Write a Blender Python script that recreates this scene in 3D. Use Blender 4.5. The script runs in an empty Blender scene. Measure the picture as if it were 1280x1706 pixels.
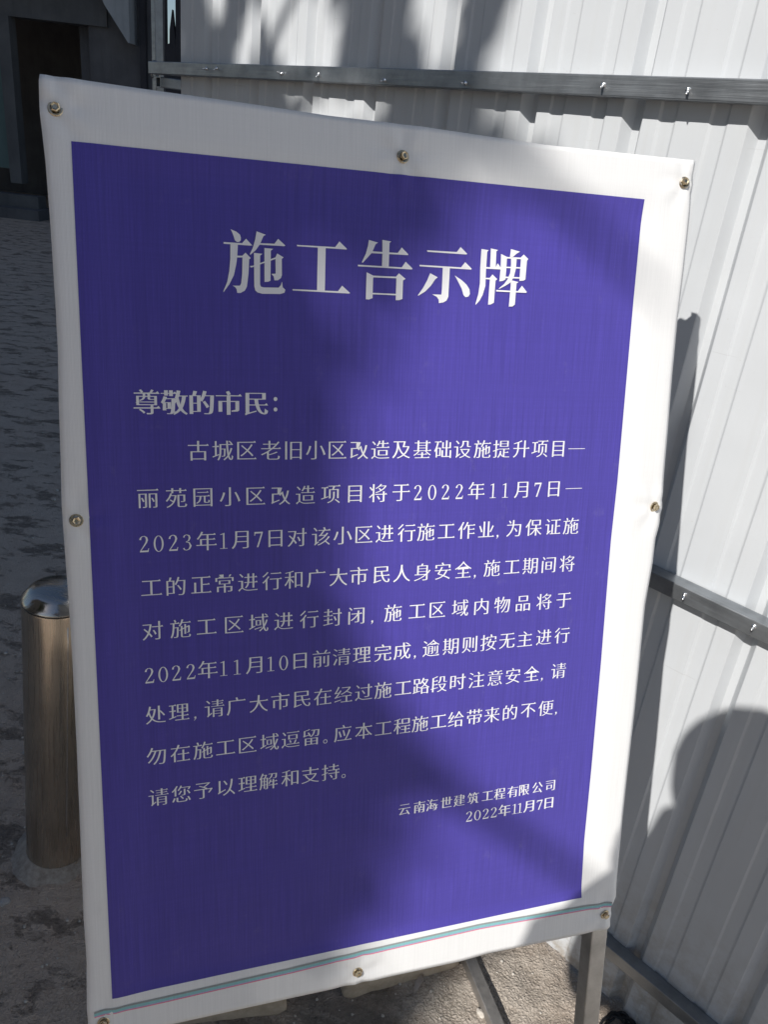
import bpy, bmesh, math, random
import numpy as np
from mathutils import Vector, Matrix, noise
from mathutils.geometry import tessellate_polygon

random.seed(7)
rng = np.random.default_rng(7)
SC = bpy.context.scene
COL = SC.collection

# ------------------------------------------------------------------ camera
cam_d = bpy.data.cameras.new('camera')
cam = bpy.data.objects.new('camera', cam_d)
COL.objects.link(cam)
FW = Vector((0.0, 0.90654921, -0.42210013))
RT = Vector((0.99351983, 0.04797543, 0.10303738))
UP = Vector((-0.11365889, 0.41936485, 0.90067462))
EYE = Vector((0, 0, 1.5313))
cam.matrix_world = Matrix(((RT.x, UP.x, -FW.x, EYE.x), (RT.y, UP.y, -FW.y, EYE.y), (RT.z, UP.z, -FW.z, EYE.z), (0, 0, 0, 1)))
cam_d.sensor_fit = 'VERTICAL'
cam_d.sensor_height = 36
cam_d.lens = 27.86
cam_d.clip_start = 0.01
cam_d.clip_end = 500
SC.camera = cam

# ------------------------------------------------------------------ sky and sun
SUN_AZ, SUN_EL = math.radians(31.84 + 180), math.radians(40.3)   # where the sun stands, clockwise from +Y
SUN = Vector((math.sin(SUN_AZ) * math.cos(SUN_EL), math.cos(SUN_AZ) * math.cos(SUN_EL), math.sin(SUN_EL)))
world = bpy.data.worlds.new('World')
SC.world = world
world.use_nodes = True
wn = world.node_tree.nodes
sky = wn.new('ShaderNodeTexSky')
sky.sky_type = 'NISHITA'
sky.sun_disc = False
sky.sun_elevation = SUN_EL
sky.sun_rotation = SUN_AZ
sky.altitude = 500
sky.air_density = 1.0
sky.dust_density = 0.8
world.node_tree.links.new(sky.outputs[0], wn['Background'].inputs[0])
wn['Background'].inputs[1].default_value = 0.072
sun_d = bpy.data.lights.new('sun', 'SUN')
sun_d.energy = 4.8
sun_d.angle = math.radians(0.53)
sun_d.color = (1.0, 0.965, 0.915)
sun = bpy.data.objects.new('sun', sun_d)
COL.objects.link(sun)
sun.rotation_euler = (-SUN).to_track_quat('-Z', 'Y').to_euler()
SC.view_settings.view_transform = 'Standard'
SC.view_settings.look = 'None'
SC.view_settings.exposure = 0.0
SC.view_settings.gamma = 1.0

# ------------------------------------------------------------------ helpers
def tag(o, label=None, cat=None, group=None, kind=None):
    for k, v in (('label', label), ('category', cat), ('group', group), ('kind', kind)):
        if v: o[k] = v
    return o

def empty(name, mat=None, label=None, cat=None, group=None):
    o = bpy.data.objects.new(name, None)
    o.empty_display_size = 0.1
    COL.objects.link(o)
    if mat is not None: o.matrix_world = mat
    return tag(o, label, cat, group)

def mesh_obj(name, verts, faces, mat, parent=None, smooth=False):
    me = bpy.data.meshes.new(name)
    me.from_pydata([tuple(v) for v in verts], [], [tuple(f) for f in faces])
    if smooth: me.polygons.foreach_set('use_smooth', [True] * len(me.polygons))
    me.update()
    if mat: me.materials.append(mat)
    o = bpy.data.objects.new(name, me)
    COL.objects.link(o)
    if parent is not None: o.parent = parent
    return o

def bm_obj(name, bm, mat, parent=None, smooth=False):
    me = bpy.data.meshes.new(name)
    bm.normal_update()
    bm.to_mesh(me); bm.free()
    if smooth: me.polygons.foreach_set('use_smooth', [True] * len(me.polygons))
    if mat: me.materials.append(mat)
    o = bpy.data.objects.new(name, me)
    COL.objects.link(o)
    if parent is not None: o.parent = parent
    return o

def box(bm, lo, hi, M=None, bevel=0.0):
    r = bmesh.ops.create_cube(bm, size=1.0)
    vs = r['verts']
    lo, hi = Vector(lo), Vector(hi)
    for v in vs:
        v.co = Vector((lo[i] + (v.co[i] + 0.5) * (hi[i] - lo[i]) for i in range(3)))
    if bevel > 0:
        es = list({e for v in vs for e in v.link_edges})
        r2 = bmesh.ops.bevel(bm, geom=es, offset=bevel, segments=2, profile=0.5, affect='EDGES')
        vs = list({v for f in r2['faces'] for v in f.verts} | {v for v in vs if v.is_valid})
    if M is not None:
        for v in vs: v.co = M @ v.co
    return vs

def bar(bm, a, b, w, h, upv=(0, 0, 1), bevel=0.0):
    """square tube from a to b, w across, h along upv"""
    a, b = Vector(a), Vector(b)
    z = (b - a); L = z.length; z.normalize()
    u = Vector(upv); u = (u - z * u.dot(z)).normalized(); s = u.cross(z)
    M = Matrix(((s.x, u.x, z.x, a.x), (s.y, u.y, z.y, a.y), (s.z, u.z, z.z, a.z), (0, 0, 0, 1)))
    return box(bm, (-w / 2, -h / 2, 0), (w / 2, h / 2, L), M, bevel)

def hollow_tube(bm, a, b, w, h, upv, wall=0.0016, bevel=0.0015):
    """square tube with open ends"""
    a, b = Vector(a), Vector(b)
    z = (b - a).normalized()
    u = Vector(upv); u = (u - z * u.dot(z)).normalized(); s = u.cross(z)
    def ring(c, ww, hh, bv):
        pts = []
        for sx, sy in ((1, 1), (-1, 1), (-1, -1), (1, -1)):
            cx, cy = sx * (ww / 2 - bv), sy * (hh / 2 - bv)
            a0 = {(1, 1): 0, (-1, 1): 90, (-1, -1): 180, (1, -1): 270}[(sx, sy)]
            for k in range(3):
                t = math.radians(a0 + 45 * k)
                pts.append(c + s * (cx + bv * math.cos(t)) + u * (cy + bv * math.sin(t)))
        return [bm.verts.new(p) for p in pts]
    o0, o1 = ring(a, w, h, bevel), ring(b, w, h, bevel)
    i0, i1 = ring(a, w - 2 * wall, h - 2 * wall, bevel * .6), ring(b, w - 2 * wall, h - 2 * wall, bevel * .6)
    n = len(o0)
    for k in range(n):
        j = (k + 1) % n
        bm.faces.new((o0[k], o1[k], o1[j], o0[j])); bm.faces.new((i0[j], i1[j], i1[k], i0[k]))
        bm.faces.new((o0[j], i0[j], i0[k], o0[k])); bm.faces.new((o1[k], i1[k], i1[j], o1[j]))
    bmesh.ops.recalc_face_normals(bm, faces=bm.faces)

def lathe(bm, prof, n=48, c=(0, 0, 0)):
    rings = []
    for r, z in prof:
        if r < 1e-6: rings.append([bm.verts.new((c[0], c[1], c[2] + z))])
        else: rings.append([bm.verts.new((c[0] + r * math.cos(2 * math.pi * k / n), c[1] + r * math.sin(2 * math.pi * k / n), c[2] + z)) for k in range(n)])
    for a, b in zip(rings[:-1], rings[1:]):
        for k in range(n):
            j = (k + 1) % n
            if len(a) == 1 and len(b) == 1: continue
            if len(a) == 1: bm.faces.new((a[0], b[j], b[k]))
            elif len(b) == 1: bm.faces.new((a[k], a[j], b[0]))
            else: bm.faces.new((a[k], a[j], b[j], b[k]))

def tube_path(bm, pts, radii, n=8):
    pts = [Vector(p) for p in pts]
    if not hasattr(radii, '__len__'): radii = [radii] * len(pts)
    prev = None; rings = []
    for i, p in enumerate(pts):
        t = (pts[min(i + 1, len(pts) - 1)] - pts[max(i - 1, 0)]).normalized()
        if prev is None:
            u = t.orthogonal().normalized()
        else:
            u = (prev - t * prev.dot(t)).normalized()
        prev = u; s = t.cross(u)
        rings.append([bm.verts.new(p + (u * math.cos(2 * math.pi * k / n) + s * math.sin(2 * math.pi * k / n)) * radii[i]) for k in range(n)])
    for a, b in zip(rings[:-1], rings[1:]):
        for k in range(n):
            j = (k + 1) % n
            bm.faces.new((a[k], a[j], b[j], b[k]))
    bm.faces.new(rings[0][::-1]); bm.faces.new(rings[-1])

# ------------------------------------------------------------------ materials
class Mat:
    def __init__(s, name, base=(.5, .5, .5), rough=.5, metal=0, spec=.5, coat=0, coat_rough=.2):
        s.m = bpy.data.materials.new(name); s.m.use_nodes = True
        s.nt = s.m.node_tree; s.n = s.nt.nodes; s.l = s.nt.links
        s.b = s.n['Principled BSDF']
        s.b.inputs['Base Color'].default_value = (*base, 1)
        s.b.inputs['Roughness'].default_value = rough
        s.b.inputs['Metallic'].default_value = metal
        s.b.inputs['Specular IOR Level'].default_value = spec
        s.b.inputs['Coat Weight'].default_value = coat
        s.b.inputs['Coat Roughness'].default_value = coat_rough
        s.tc = s.n.new('ShaderNodeTexCoord')
    def coords(s, scale=(1, 1, 1), kind='Object', rot=(0, 0, 0)):
        mp = s.n.new('ShaderNodeMapping'); mp.inputs['Scale'].default_value = scale; mp.inputs['Rotation'].default_value = rot
        s.l.new(s.tc.outputs[kind], mp.inputs[0]); return mp.outputs[0]
    def noise(s, vec, scale, detail=4, rough=.55, dist=0):
        t = s.n.new('ShaderNodeTexNoise'); s.l.new(vec, t.inputs['Vector'])
        t.inputs['Scale'].default_value = scale; t.inputs['Detail'].default_value = detail
        t.inputs['Roughness'].default_value = rough; t.inputs['Distortion'].default_value = dist
        return t.outputs['Fac']
    def voronoi(s, vec, scale, feature='F1', out='Distance'):
        t = s.n.new('ShaderNodeTexVoronoi'); t.feature = feature; s.l.new(vec, t.inputs['Vector'])
        t.inputs['Scale'].default_value = scale; return t.outputs[out]
    def wave(s, vec, scale, dist=0, direction='X', dscale=1):
        t = s.n.new('ShaderNodeTexWave'); t.bands_direction = direction; s.l.new(vec, t.inputs['Vector'])
        t.inputs['Scale'].default_value = scale; t.inputs['Distortion'].default_value = dist
        t.inputs['Detail Scale'].default_value = dscale
        return t.outputs['Fac']
    def ramp(s, fac, stops):
        t = s.n.new('ShaderNodeValToRGB'); s.l.new(fac, t.inputs[0]); e = t.color_ramp.elements
        while len(e) < len(stops): e.new(.5)
        for q, (p, c) in zip(e, stops):
            q.position = p; q.color = (*c, 1) if hasattr(c, '__len__') else (c, c, c, 1)
        return t.outputs[0]
    def math(s, op, a, b):
        t = s.n.new('ShaderNodeMath'); t.operation = op
        for i, v in enumerate((a, b)):
            if isinstance(v, (int, float)): t.inputs[i].default_value = v
            else: s.l.new(v, t.inputs[i])
        return t.outputs[0]
    def mix(s, fac, a, b, mode='MIX'):
        t = s.n.new('ShaderNodeMix'); t.data_type = 'RGBA'; t.blend_type = mode
        for sock, v in ((t.inputs[0], fac), (t.inputs[6], a), (t.inputs[7], b)):
            if isinstance(v, (int, float)): sock.default_value = v
            elif isinstance(v, tuple): sock.default_value = (*v, 1)
            else: s.l.new(v, sock)
        return t.outputs[2]
    def color(s, c): s.l.new(c, s.b.inputs['Base Color']); return s
    def rough(s, c): s.l.new(c, s.b.inputs['Roughness']); return s
    def bump(s, h, dist=.001, strength=1.0):
        t = s.n.new('ShaderNodeBump'); s.l.new(h, t.inputs['Height'])
        t.inputs['Distance'].default_value = dist; t.inputs['Strength'].default_value = strength
        if s.b.inputs['Normal'].is_linked:
            s.l.new(s.b.inputs['Normal'].links[0].from_socket, t.inputs['Normal'])
        s.l.new(t.outputs[0], s.b.inputs['Normal']); return s

def vinyl(name, base, rough=.42, spec=.5, mottled=.02, sheen=None):
    """banner fabric: fine upright weave ridges under a satin print"""
    M = Mat(name, base, rough, spec=spec)
    v = M.coords()
    big = M.noise(v, 9, 3)
    streak = M.noise(M.coords((520, 9, 1)), 1, 3, .7)
    cross = M.noise(M.coords((5, 420, 1)), 1, 2, .6)
    dark = tuple(c * (1 - 4 * mottled) for c in base)
    lite = tuple(min(1, c * (1 + 3 * mottled)) for c in base)
    c = M.mix(M.ramp(streak, [(.3, 0.), (.7, 1.)]), dark, lite)
    c = M.mix(M.math('MULTIPLY', M.ramp(cross, [(.4, 0.), (.6, 1.)]), .25), c, dark)
    c = M.mix(M.math('MULTIPLY', big, mottled * 4), c, tuple(x * .88 for x in base))
    dust = M.ramp(M.noise(M.coords((1, .6, 1)), 34, 6, .75), [(.60, 0.), (.78, .10)])
    M.color(M.mix(dust, c, (.45, .42, .40)))
    M.rough(M.ramp(M.noise(v, 11, 5, .7), [(.3, rough * .85), (.7, rough * 1.25)]))
    weave = M.math('ADD', M.wave(v, 1 / .0036, 0.0, 'X'), M.math('MULTIPLY', M.wave(v, 1 / .0042, 0, 'Y'), .35))
    M.bump(M.math('ADD', M.math('MULTIPLY', weave, .35), M.math('ADD', streak, M.math('MULTIPLY', cross, .4))), .00022, .55)
    return M.m

m_white = vinyl('banner_white', (.83, .83, .825), .45, mottled=.012)
m_blue = vinyl('banner_blue', (.074, .056, .365), .52, .45, .05)
_b = m_blue.node_tree.nodes['Principled BSDF']
_b.inputs['Sheen Weight'].default_value = .12; _b.inputs['Sheen Roughness'].default_value = .45
m_ink = vinyl('print_white', (.88, .875, .89), .45, mottled=.008)
m_teal = vinyl('print_teal', (.25, .55, .57), .45)
m_greyp = vinyl('print_grey', (.30, .33, .33), .45)
m_bluegrey = vinyl('print_blue_grey', (.36, .44, .60), .45)
m_pink = vinyl('print_pink', (.80, .20, .30), .45)

def galv(name, base=(.55, .56, .57), rough=.38, brush=(1, 60, 60)):
    M = Mat(name, base, rough, metal=.85)
    v = M.coords(); n1 = M.noise(M.coords(brush), 9, 5, .7); n2 = M.noise(v, 26, 5, .6)
    M.color(M.ramp(n2, [(.3, tuple(c * .72 for c in base)), (.62, base), (.8, tuple(min(1, c * 1.15) for c in base))]))
    M.rough(M.ramp(n1, [(.3, rough * .7), (.75, rough * 1.5)]))
    M.bump(n1, .0004, .6)
    return M.m
m_rail = galv('rail_steel', (.34, .36, .38), .40)
m_tube = galv('sign_tube_steel', (.58, .575, .56), .45, (60, 60, 1))
m_foot = galv('dusty_tube_steel', (.42, .40, .38), .55, (60, 60, 1))
M = Mat('zinc_screw', (.62, .52, .36), .22, metal=1); m_screw = M.m
M.rough(M.ramp(M.noise(M.coords(), 300, 3), [(.3, .15), (.7, .4)]))
M = Mat('bright_screw', (.85, .85, .85), .25, metal=1); m_tip = M.m

M = Mat('fence_sheet', (.66, .665, .66), .5, spec=.35); m_fence = M.m
v = M.coords(); n1 = M.noise(v, 3, 5); n2 = M.noise(M.coords((30, 1, 1.2)), 2, 5, .6); n3 = M.noise(v, 120, 4, .7)
c = M.ramp(n1, [(.3, (.545, .565, .585)), (.7, (.605, .625, .645))])
c = M.mix(M.ramp(n2, [(.5, 0.), (.85, .22)]), c, (.47, .465, .44))
c = M.mix(M.ramp(n3, [(.66, 0.), (.74, .35)]), c, (.42, .41, .38))
sep = M.n.new('ShaderNodeSeparateXYZ'); M.l.new(v, sep.inputs[0])
mud = M.math('MULTIPLY', M.ramp(sep.outputs[2], [(.0, .8), (.38, 0.)]), M.ramp(M.noise(v, 22, 6, .75), [(.42, 0.), (.6, 1.)]))
c = M.mix(mud, c, (.33, .29, .24))
scr = M.ramp(M.noise(M.coords((3, 3, 90), rot=(0, .35, 0)), 2.2, 3, .5), [(.70, 0.), (.74, .4)])
c = M.mix(scr, c, (.45, .455, .46))
M.color(c); M.rough(M.ramp(n2, [(.3, .42), (.7, .62)])); M.bump(M.noise(v, 4, 2), .010, .6)

def ground_mat():
    M = Mat('rough_concrete', (.2, .18, .15), .92, spec=.25)
    v = M.coords()
    n1 = M.noise(v, 1.3, 6, .6); n2 = M.noise(v, 14, 6, .7); n3 = M.noise(v, 130, 4, .7)
    n4 = M.noise(M.coords((.55, 2.6, 1)), 2.2, 7, .62, .6)
    c = M.ramp(n1, [(.32, (.44, .385, .33)), (.5, (.52, .46, .395)), (.68, (.60, .54, .47))])
    c = M.mix(M.ramp(n2, [(.35, .5), (.55, 0.)]), c, (.30, .255, .21))
    c = M.mix(M.ramp(n3, [(.38, .45), (.52, 0.)]), c, (.24, .205, .17))
    c = M.mix(M.ramp(n4, [(.34, .8), (.44, 0.)]), c, (.13, .115, .10))
    c = M.mix(M.ramp(M.noise(v, 210, 2), [(.68, 0.), (.74, .6)]), c, (.5, .47, .43))
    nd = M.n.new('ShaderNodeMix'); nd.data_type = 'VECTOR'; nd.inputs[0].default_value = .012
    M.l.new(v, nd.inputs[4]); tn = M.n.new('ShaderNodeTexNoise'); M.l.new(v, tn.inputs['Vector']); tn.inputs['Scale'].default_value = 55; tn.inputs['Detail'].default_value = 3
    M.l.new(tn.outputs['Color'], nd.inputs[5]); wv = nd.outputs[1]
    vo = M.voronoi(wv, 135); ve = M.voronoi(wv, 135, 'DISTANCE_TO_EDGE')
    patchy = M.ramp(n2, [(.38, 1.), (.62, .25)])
    crack_shade = M.math('MULTIPLY', M.ramp(ve, [(.02, 1.), (.14, 0.)]), patchy)  # shade in the crevices between lumps, put into the colour along cell edges
    c = M.mix(M.math('MULTIPLY', crack_shade, .6), c, (.18, .15, .12))
    c = M.mix(M.ramp(M.noise(v, 2.3, 5, .65), [(.45, 0.), (.68, .4)]), c, (.50, .38, .29))
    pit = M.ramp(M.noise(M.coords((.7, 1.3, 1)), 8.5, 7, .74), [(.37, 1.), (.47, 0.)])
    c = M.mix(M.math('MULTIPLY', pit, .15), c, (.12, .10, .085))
    sp = M.n.new('ShaderNodeSeparateXYZ'); M.l.new(v, sp.inputs[0])
    dirt = M.ramp(M.math('ADD', M.math('MULTIPLY', sp.outputs[0], -1.0), M.math('MULTIPLY', M.noise(v, 3, 4), .5)), [(.62, 0.), (.85, 1.)])
    c = M.mix(M.math('MULTIPLY', dirt, .72), c, M.mix(n2, (.52, .40, .32), (.68, .56, .46)))
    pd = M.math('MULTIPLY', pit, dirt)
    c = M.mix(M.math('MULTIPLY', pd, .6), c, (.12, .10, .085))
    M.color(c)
    M.bump(M.math('SUBTRACT', 1.0, pd), .02, .8).bump(ve, .006, .8).bump(n2, .02, .6).bump(n3, .004, 1.0)
    return M.m
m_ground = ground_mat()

def stony(name, c0, c1, sc=60, bump=.002, rough=.9):
    M = Mat(name, c0, rough, spec=.25); v = M.coords(); a = M.noise(v, sc, 5, .7); b = M.noise(v, sc * .2, 4)
    M.color(M.mix(M.ramp(a, [(.35, 0.), (.65, 1.)]), c0, c1)); M.bump(a, bump, .7).bump(b, bump * 3, .5)
    return M.m
m_brick = stony('old_brick', (.46, .37, .27), (.60, .50, .38), 45, .0018)
m_stone = stony('grey_stone', (.36, .34, .33), (.46, .44, .42), 120, .001)
m_pebble = stony('pebble', (.45, .41, .36), (.62, .58, .52), 90, .001)
m_collar = stony('collar_mortar', (.26, .225, .195), (.44, .39, .34), 70, .002)

M = Mat('stainless', (.50, .46, .40), .24, metal=1); m_inox = M.m
v = M.coords((1, 1, .02)); n1 = M.noise(v, 260, 3, .6); n2 = M.noise(M.coords(), 9, 5)
M.color(M.ramp(n2, [(.3, (.56, .49, .41)), (.65, (.66, .59, .50))])); M.rough(M.ramp(n1, [(.3, .2), (.7, .36)])); M.bump(n1, .00006, .5)
M = Mat('stainless_cap', (.52, .49, .45), .2, metal=1); m_cap = M.m
M.rough(M.ramp(M.noise(M.coords((1, 9, 1)), 18, 5), [(.35, .14), (.7, .42)])); M.bump(M.noise(M.coords(), 40, 3), .0008, .3)

def wallm(name, c0, c1, rough=.9, sc=2.5):
    M = Mat(name, c0, rough, spec=.3); v = M.coords(); a = M.noise(v, sc, 6, .6); b = M.noise(M.coords((6, 6, .7)), 2, 5)
    c = M.mix(M.ramp(a, [(.35, 0.), (.65, 1.)]), c0, c1)
    M.color(M.mix(M.ramp(b, [(.5, 0.), (.8, .4)]), c, tuple(x * .6 for x in c0))); M.bump(M.noise(v, 60, 4), .004, .5)
    return M.m
m_render = wallm('dark_render', (.10, .102, .11), (.14, .142, .15))
m_pillar = wallm('pillar_render', (.10, .105, .11), (.14, .145, .15))
m_slab = wallm('stair_concrete', (.32, .35, .37), (.40, .43, .45))
m_door = wallm('teal_door_paint', (.10, .17, .17), (.13, .2, .2), .5)
m_roof = wallm('roof_sheet', (.03, .032, .04), (.05, .05, .06), .6)
m_beige = wallm('beige_facade', (.20, .17, .14), (.26, .225, .185))
M = Mat('window_glass', (.03, .035, .04), .08, spec=.6); m_glass = M.m
M = Mat('black_rubber', (.015, .015, .016), .45); m_rubber = M.m
M.bump(M.noise(M.coords(), 200, 2), .0004, .4)
M = Mat('leaf_green', (.05, .09, .025), .6); m_leaf = M.m
M.color(M.ramp(M.noise(M.coords(), 1.7, 4), [(.35, (.035, .07, .02)), (.65, (.085, .125, .04))]))
m_bark = stony('bark', (.09, .07, .05), (.16, .13, .1), 25, .01)
m_dryleaf = stony('dry_leaf', (.42, .36, .31), (.52, .46, .41), 80, .0006, .7)
m_cloth = stony('jacket_cloth', (.03, .035, .05), (.05, .055, .075), 300, .0006, .8)
m_trouser = stony('trouser_cloth', (.05, .05, .055), (.075, .075, .08), 300, .0006, .85)
m_skin = stony('skin', (.42, .27, .19), (.47, .31, .22), 90, .0003, .5)
m_hair = stony('hair', (.012, .01, .009), (.03, .025, .02), 300, .002, .6)

# ---- measured layout of the print, millimetres from its top left corner (right, down)
TEXT = {
 'greet': ('尊敬的市民：', [(57.2,230.1),(83.2,230.3),(109.7,230.5),(136.2,230.7),(163.9,231.0),(183.5,231.1)]),
 'l1': ('古城区老旧小区改造及基础设施提升项目—', [(105.4,278.3),(129.7,278.5),(153.9,278.6),(178.6,278.8),(202.4,278.9),(226.1,279.1),(249.8,279.3),(274.0,279.4),(297.6,279.6),(321.6,279.7),(346.0,279.9),(370.2,280.0),(394.0,280.2),(418.3,280.3),(442.2,280.5),(467.2,280.6),(491.2,280.8),(515.5,280.9),(540.0,281.1)]),
 'l2': ('丽苑园小区改造项目将于2022年11月7日—', [(55.4,325.6),(82.9,325.8),(109.2,325.9),(136.4,326.1),(162.9,326.2),(189.3,326.4),(215.6,326.6),(243.0,326.7),(270.1,326.9),(296.2,327.0),(323.0,327.2),(343.0,327.3),(359.7,327.4),(376.0,327.5),(392.8,327.6),(413.6,327.7),(434.6,327.8),(450.2,327.9),(470.6,328.1),(492.5,328.2),(513.5,328.3),(540.4,328.5)]),
 'l3': ('2023年1月7日对该小区进行施工作业，为保证施', [(50.6,371.7),(64.5,371.7),(79.1,371.8),(93.1,371.8),(112.0,371.9),(129.5,372.0),(146.4,372.1),(165.9,372.1),(183.6,372.2),(206.8,372.3),(233.1,372.5),(257.2,372.6),(281.4,372.7),(305.2,372.8),(330.9,373.0),(354.2,373.1),(379.0,373.3),(403.8,373.4),(428.8,373.6),(443.6,373.7),(464.2,373.8),(490.4,374.0),(516.0,374.1),(540.4,374.3)]),
 'l4': ('工的正常进行和广大市民人身安全，施工期间将', [(56.1,418.5),(80.4,418.5),(105.8,418.6),(129.8,418.7),(154.3,418.8),(179.8,418.9),(203.2,419.0),(228.1,419.1),(253.3,419.2),(276.6,419.3),(303.1,419.5),(327.0,419.6),(351.8,419.8),(376.8,419.9),(402.2,420.1),(417.3,420.2),(438.8,420.3),(464.8,420.5),(489.1,420.7),(514.1,420.8),(539.2,421.0)]),
 'l5': ('对施工区域进行封闭，施工区域内物品将于', [(55.9,464.7),(83.9,464.7),(110.5,464.7),(139.3,464.8),(165.5,464.8),(192.6,464.9),(220.8,465.0),(247.2,465.1),(274.8,465.3),(293.5,465.4),(318.0,465.5),(347.0,465.7),(372.2,465.9),(400.8,466.1),(428.0,466.3),(455.0,466.5),(482.9,466.8),(511.2,467.0),(538.5,467.3)]),
 'l6': ('2022年11月10日前清理完成，逾期则按无主进行', [(51.5,513.1),(65.1,513.0),(78.8,512.9),(93.6,512.8),(111.0,512.7),(127.7,512.7),(142.1,512.6),(160.2,512.5),(178.5,512.5),(192.7,512.4),(211.1,512.4),(235.3,512.3),(258.4,512.3),(282.2,512.2),(307.2,512.2),(330.5,512.2),(346.4,512.2),(366.3,512.3),(391.0,512.3),(415.2,512.3),(439.8,512.4),(464.4,512.5),(488.6,512.6),(514.5,512.7),(539.8,512.8)]),
 'l7': ('处理，请广大市民在经过施工路段时注意安全，请', [(56.2,559.0),(80.2,558.6),(97.0,558.4),(117.3,558.2),(140.4,558.0),(165.2,557.8),(189.1,557.7),(213.5,557.6),(237.2,557.5),(261.3,557.5),(285.5,557.5),(308.6,557.6),(333.2,557.6),(355.9,557.8),(378.3,557.9),(402.5,558.1),(426.7,558.3),(451.4,558.6),(475.6,558.9),(501.0,559.2),(515.9,559.4),(538.7,559.7)]),
 'l8': ('勿在施工区域逗留。应本工程施工给带来的不便，', [(55.4,607.5),(80.3,606.9),(104.4,606.4),(128.6,605.9),(152.8,605.5),(177.1,605.2),(200.8,605.0),(224.5,604.9),(241.0,604.8),(261.5,604.8),(286.6,604.8),(310.5,604.9),(333.7,605.0),(356.3,605.2),(379.8,605.5),(402.6,605.8),(426.8,606.2),(450.3,606.6),(474.8,607.1),(500.0,607.7),(524.8,608.3),(539.7,608.7)]),
 'l9': ('请您予以理解和支持。', [(56.5,654.2),(80.3,653.7),(104.1,653.3),(129.0,653.0),(152.5,652.8),(175.7,652.7),(200.3,652.7),(224.0,652.7),(247.8,652.9),(263.5,653.0)]),
 'l10': ('云南海世建筑工程有限公司', [(340.7,715.7),(360.0,715.8),(376.4,715.9),(395.4,716.0),(412.8,716.0),(431.4,716.0),(451.0,716.0),(467.9,715.9),(486.0,715.8),(502.4,715.7),(521.2,715.5),(539.8,715.3)]),
 'l11': ('2022年11月7日', [(427.6,740.0),(438.7,740.0),(450.3,740.0),(461.5,740.0),(476.1,740.1),(490.5,740.1),(498.0,740.1),(510.5,740.1),(526.2,740.2),(539.6,740.2)]),
}
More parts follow.
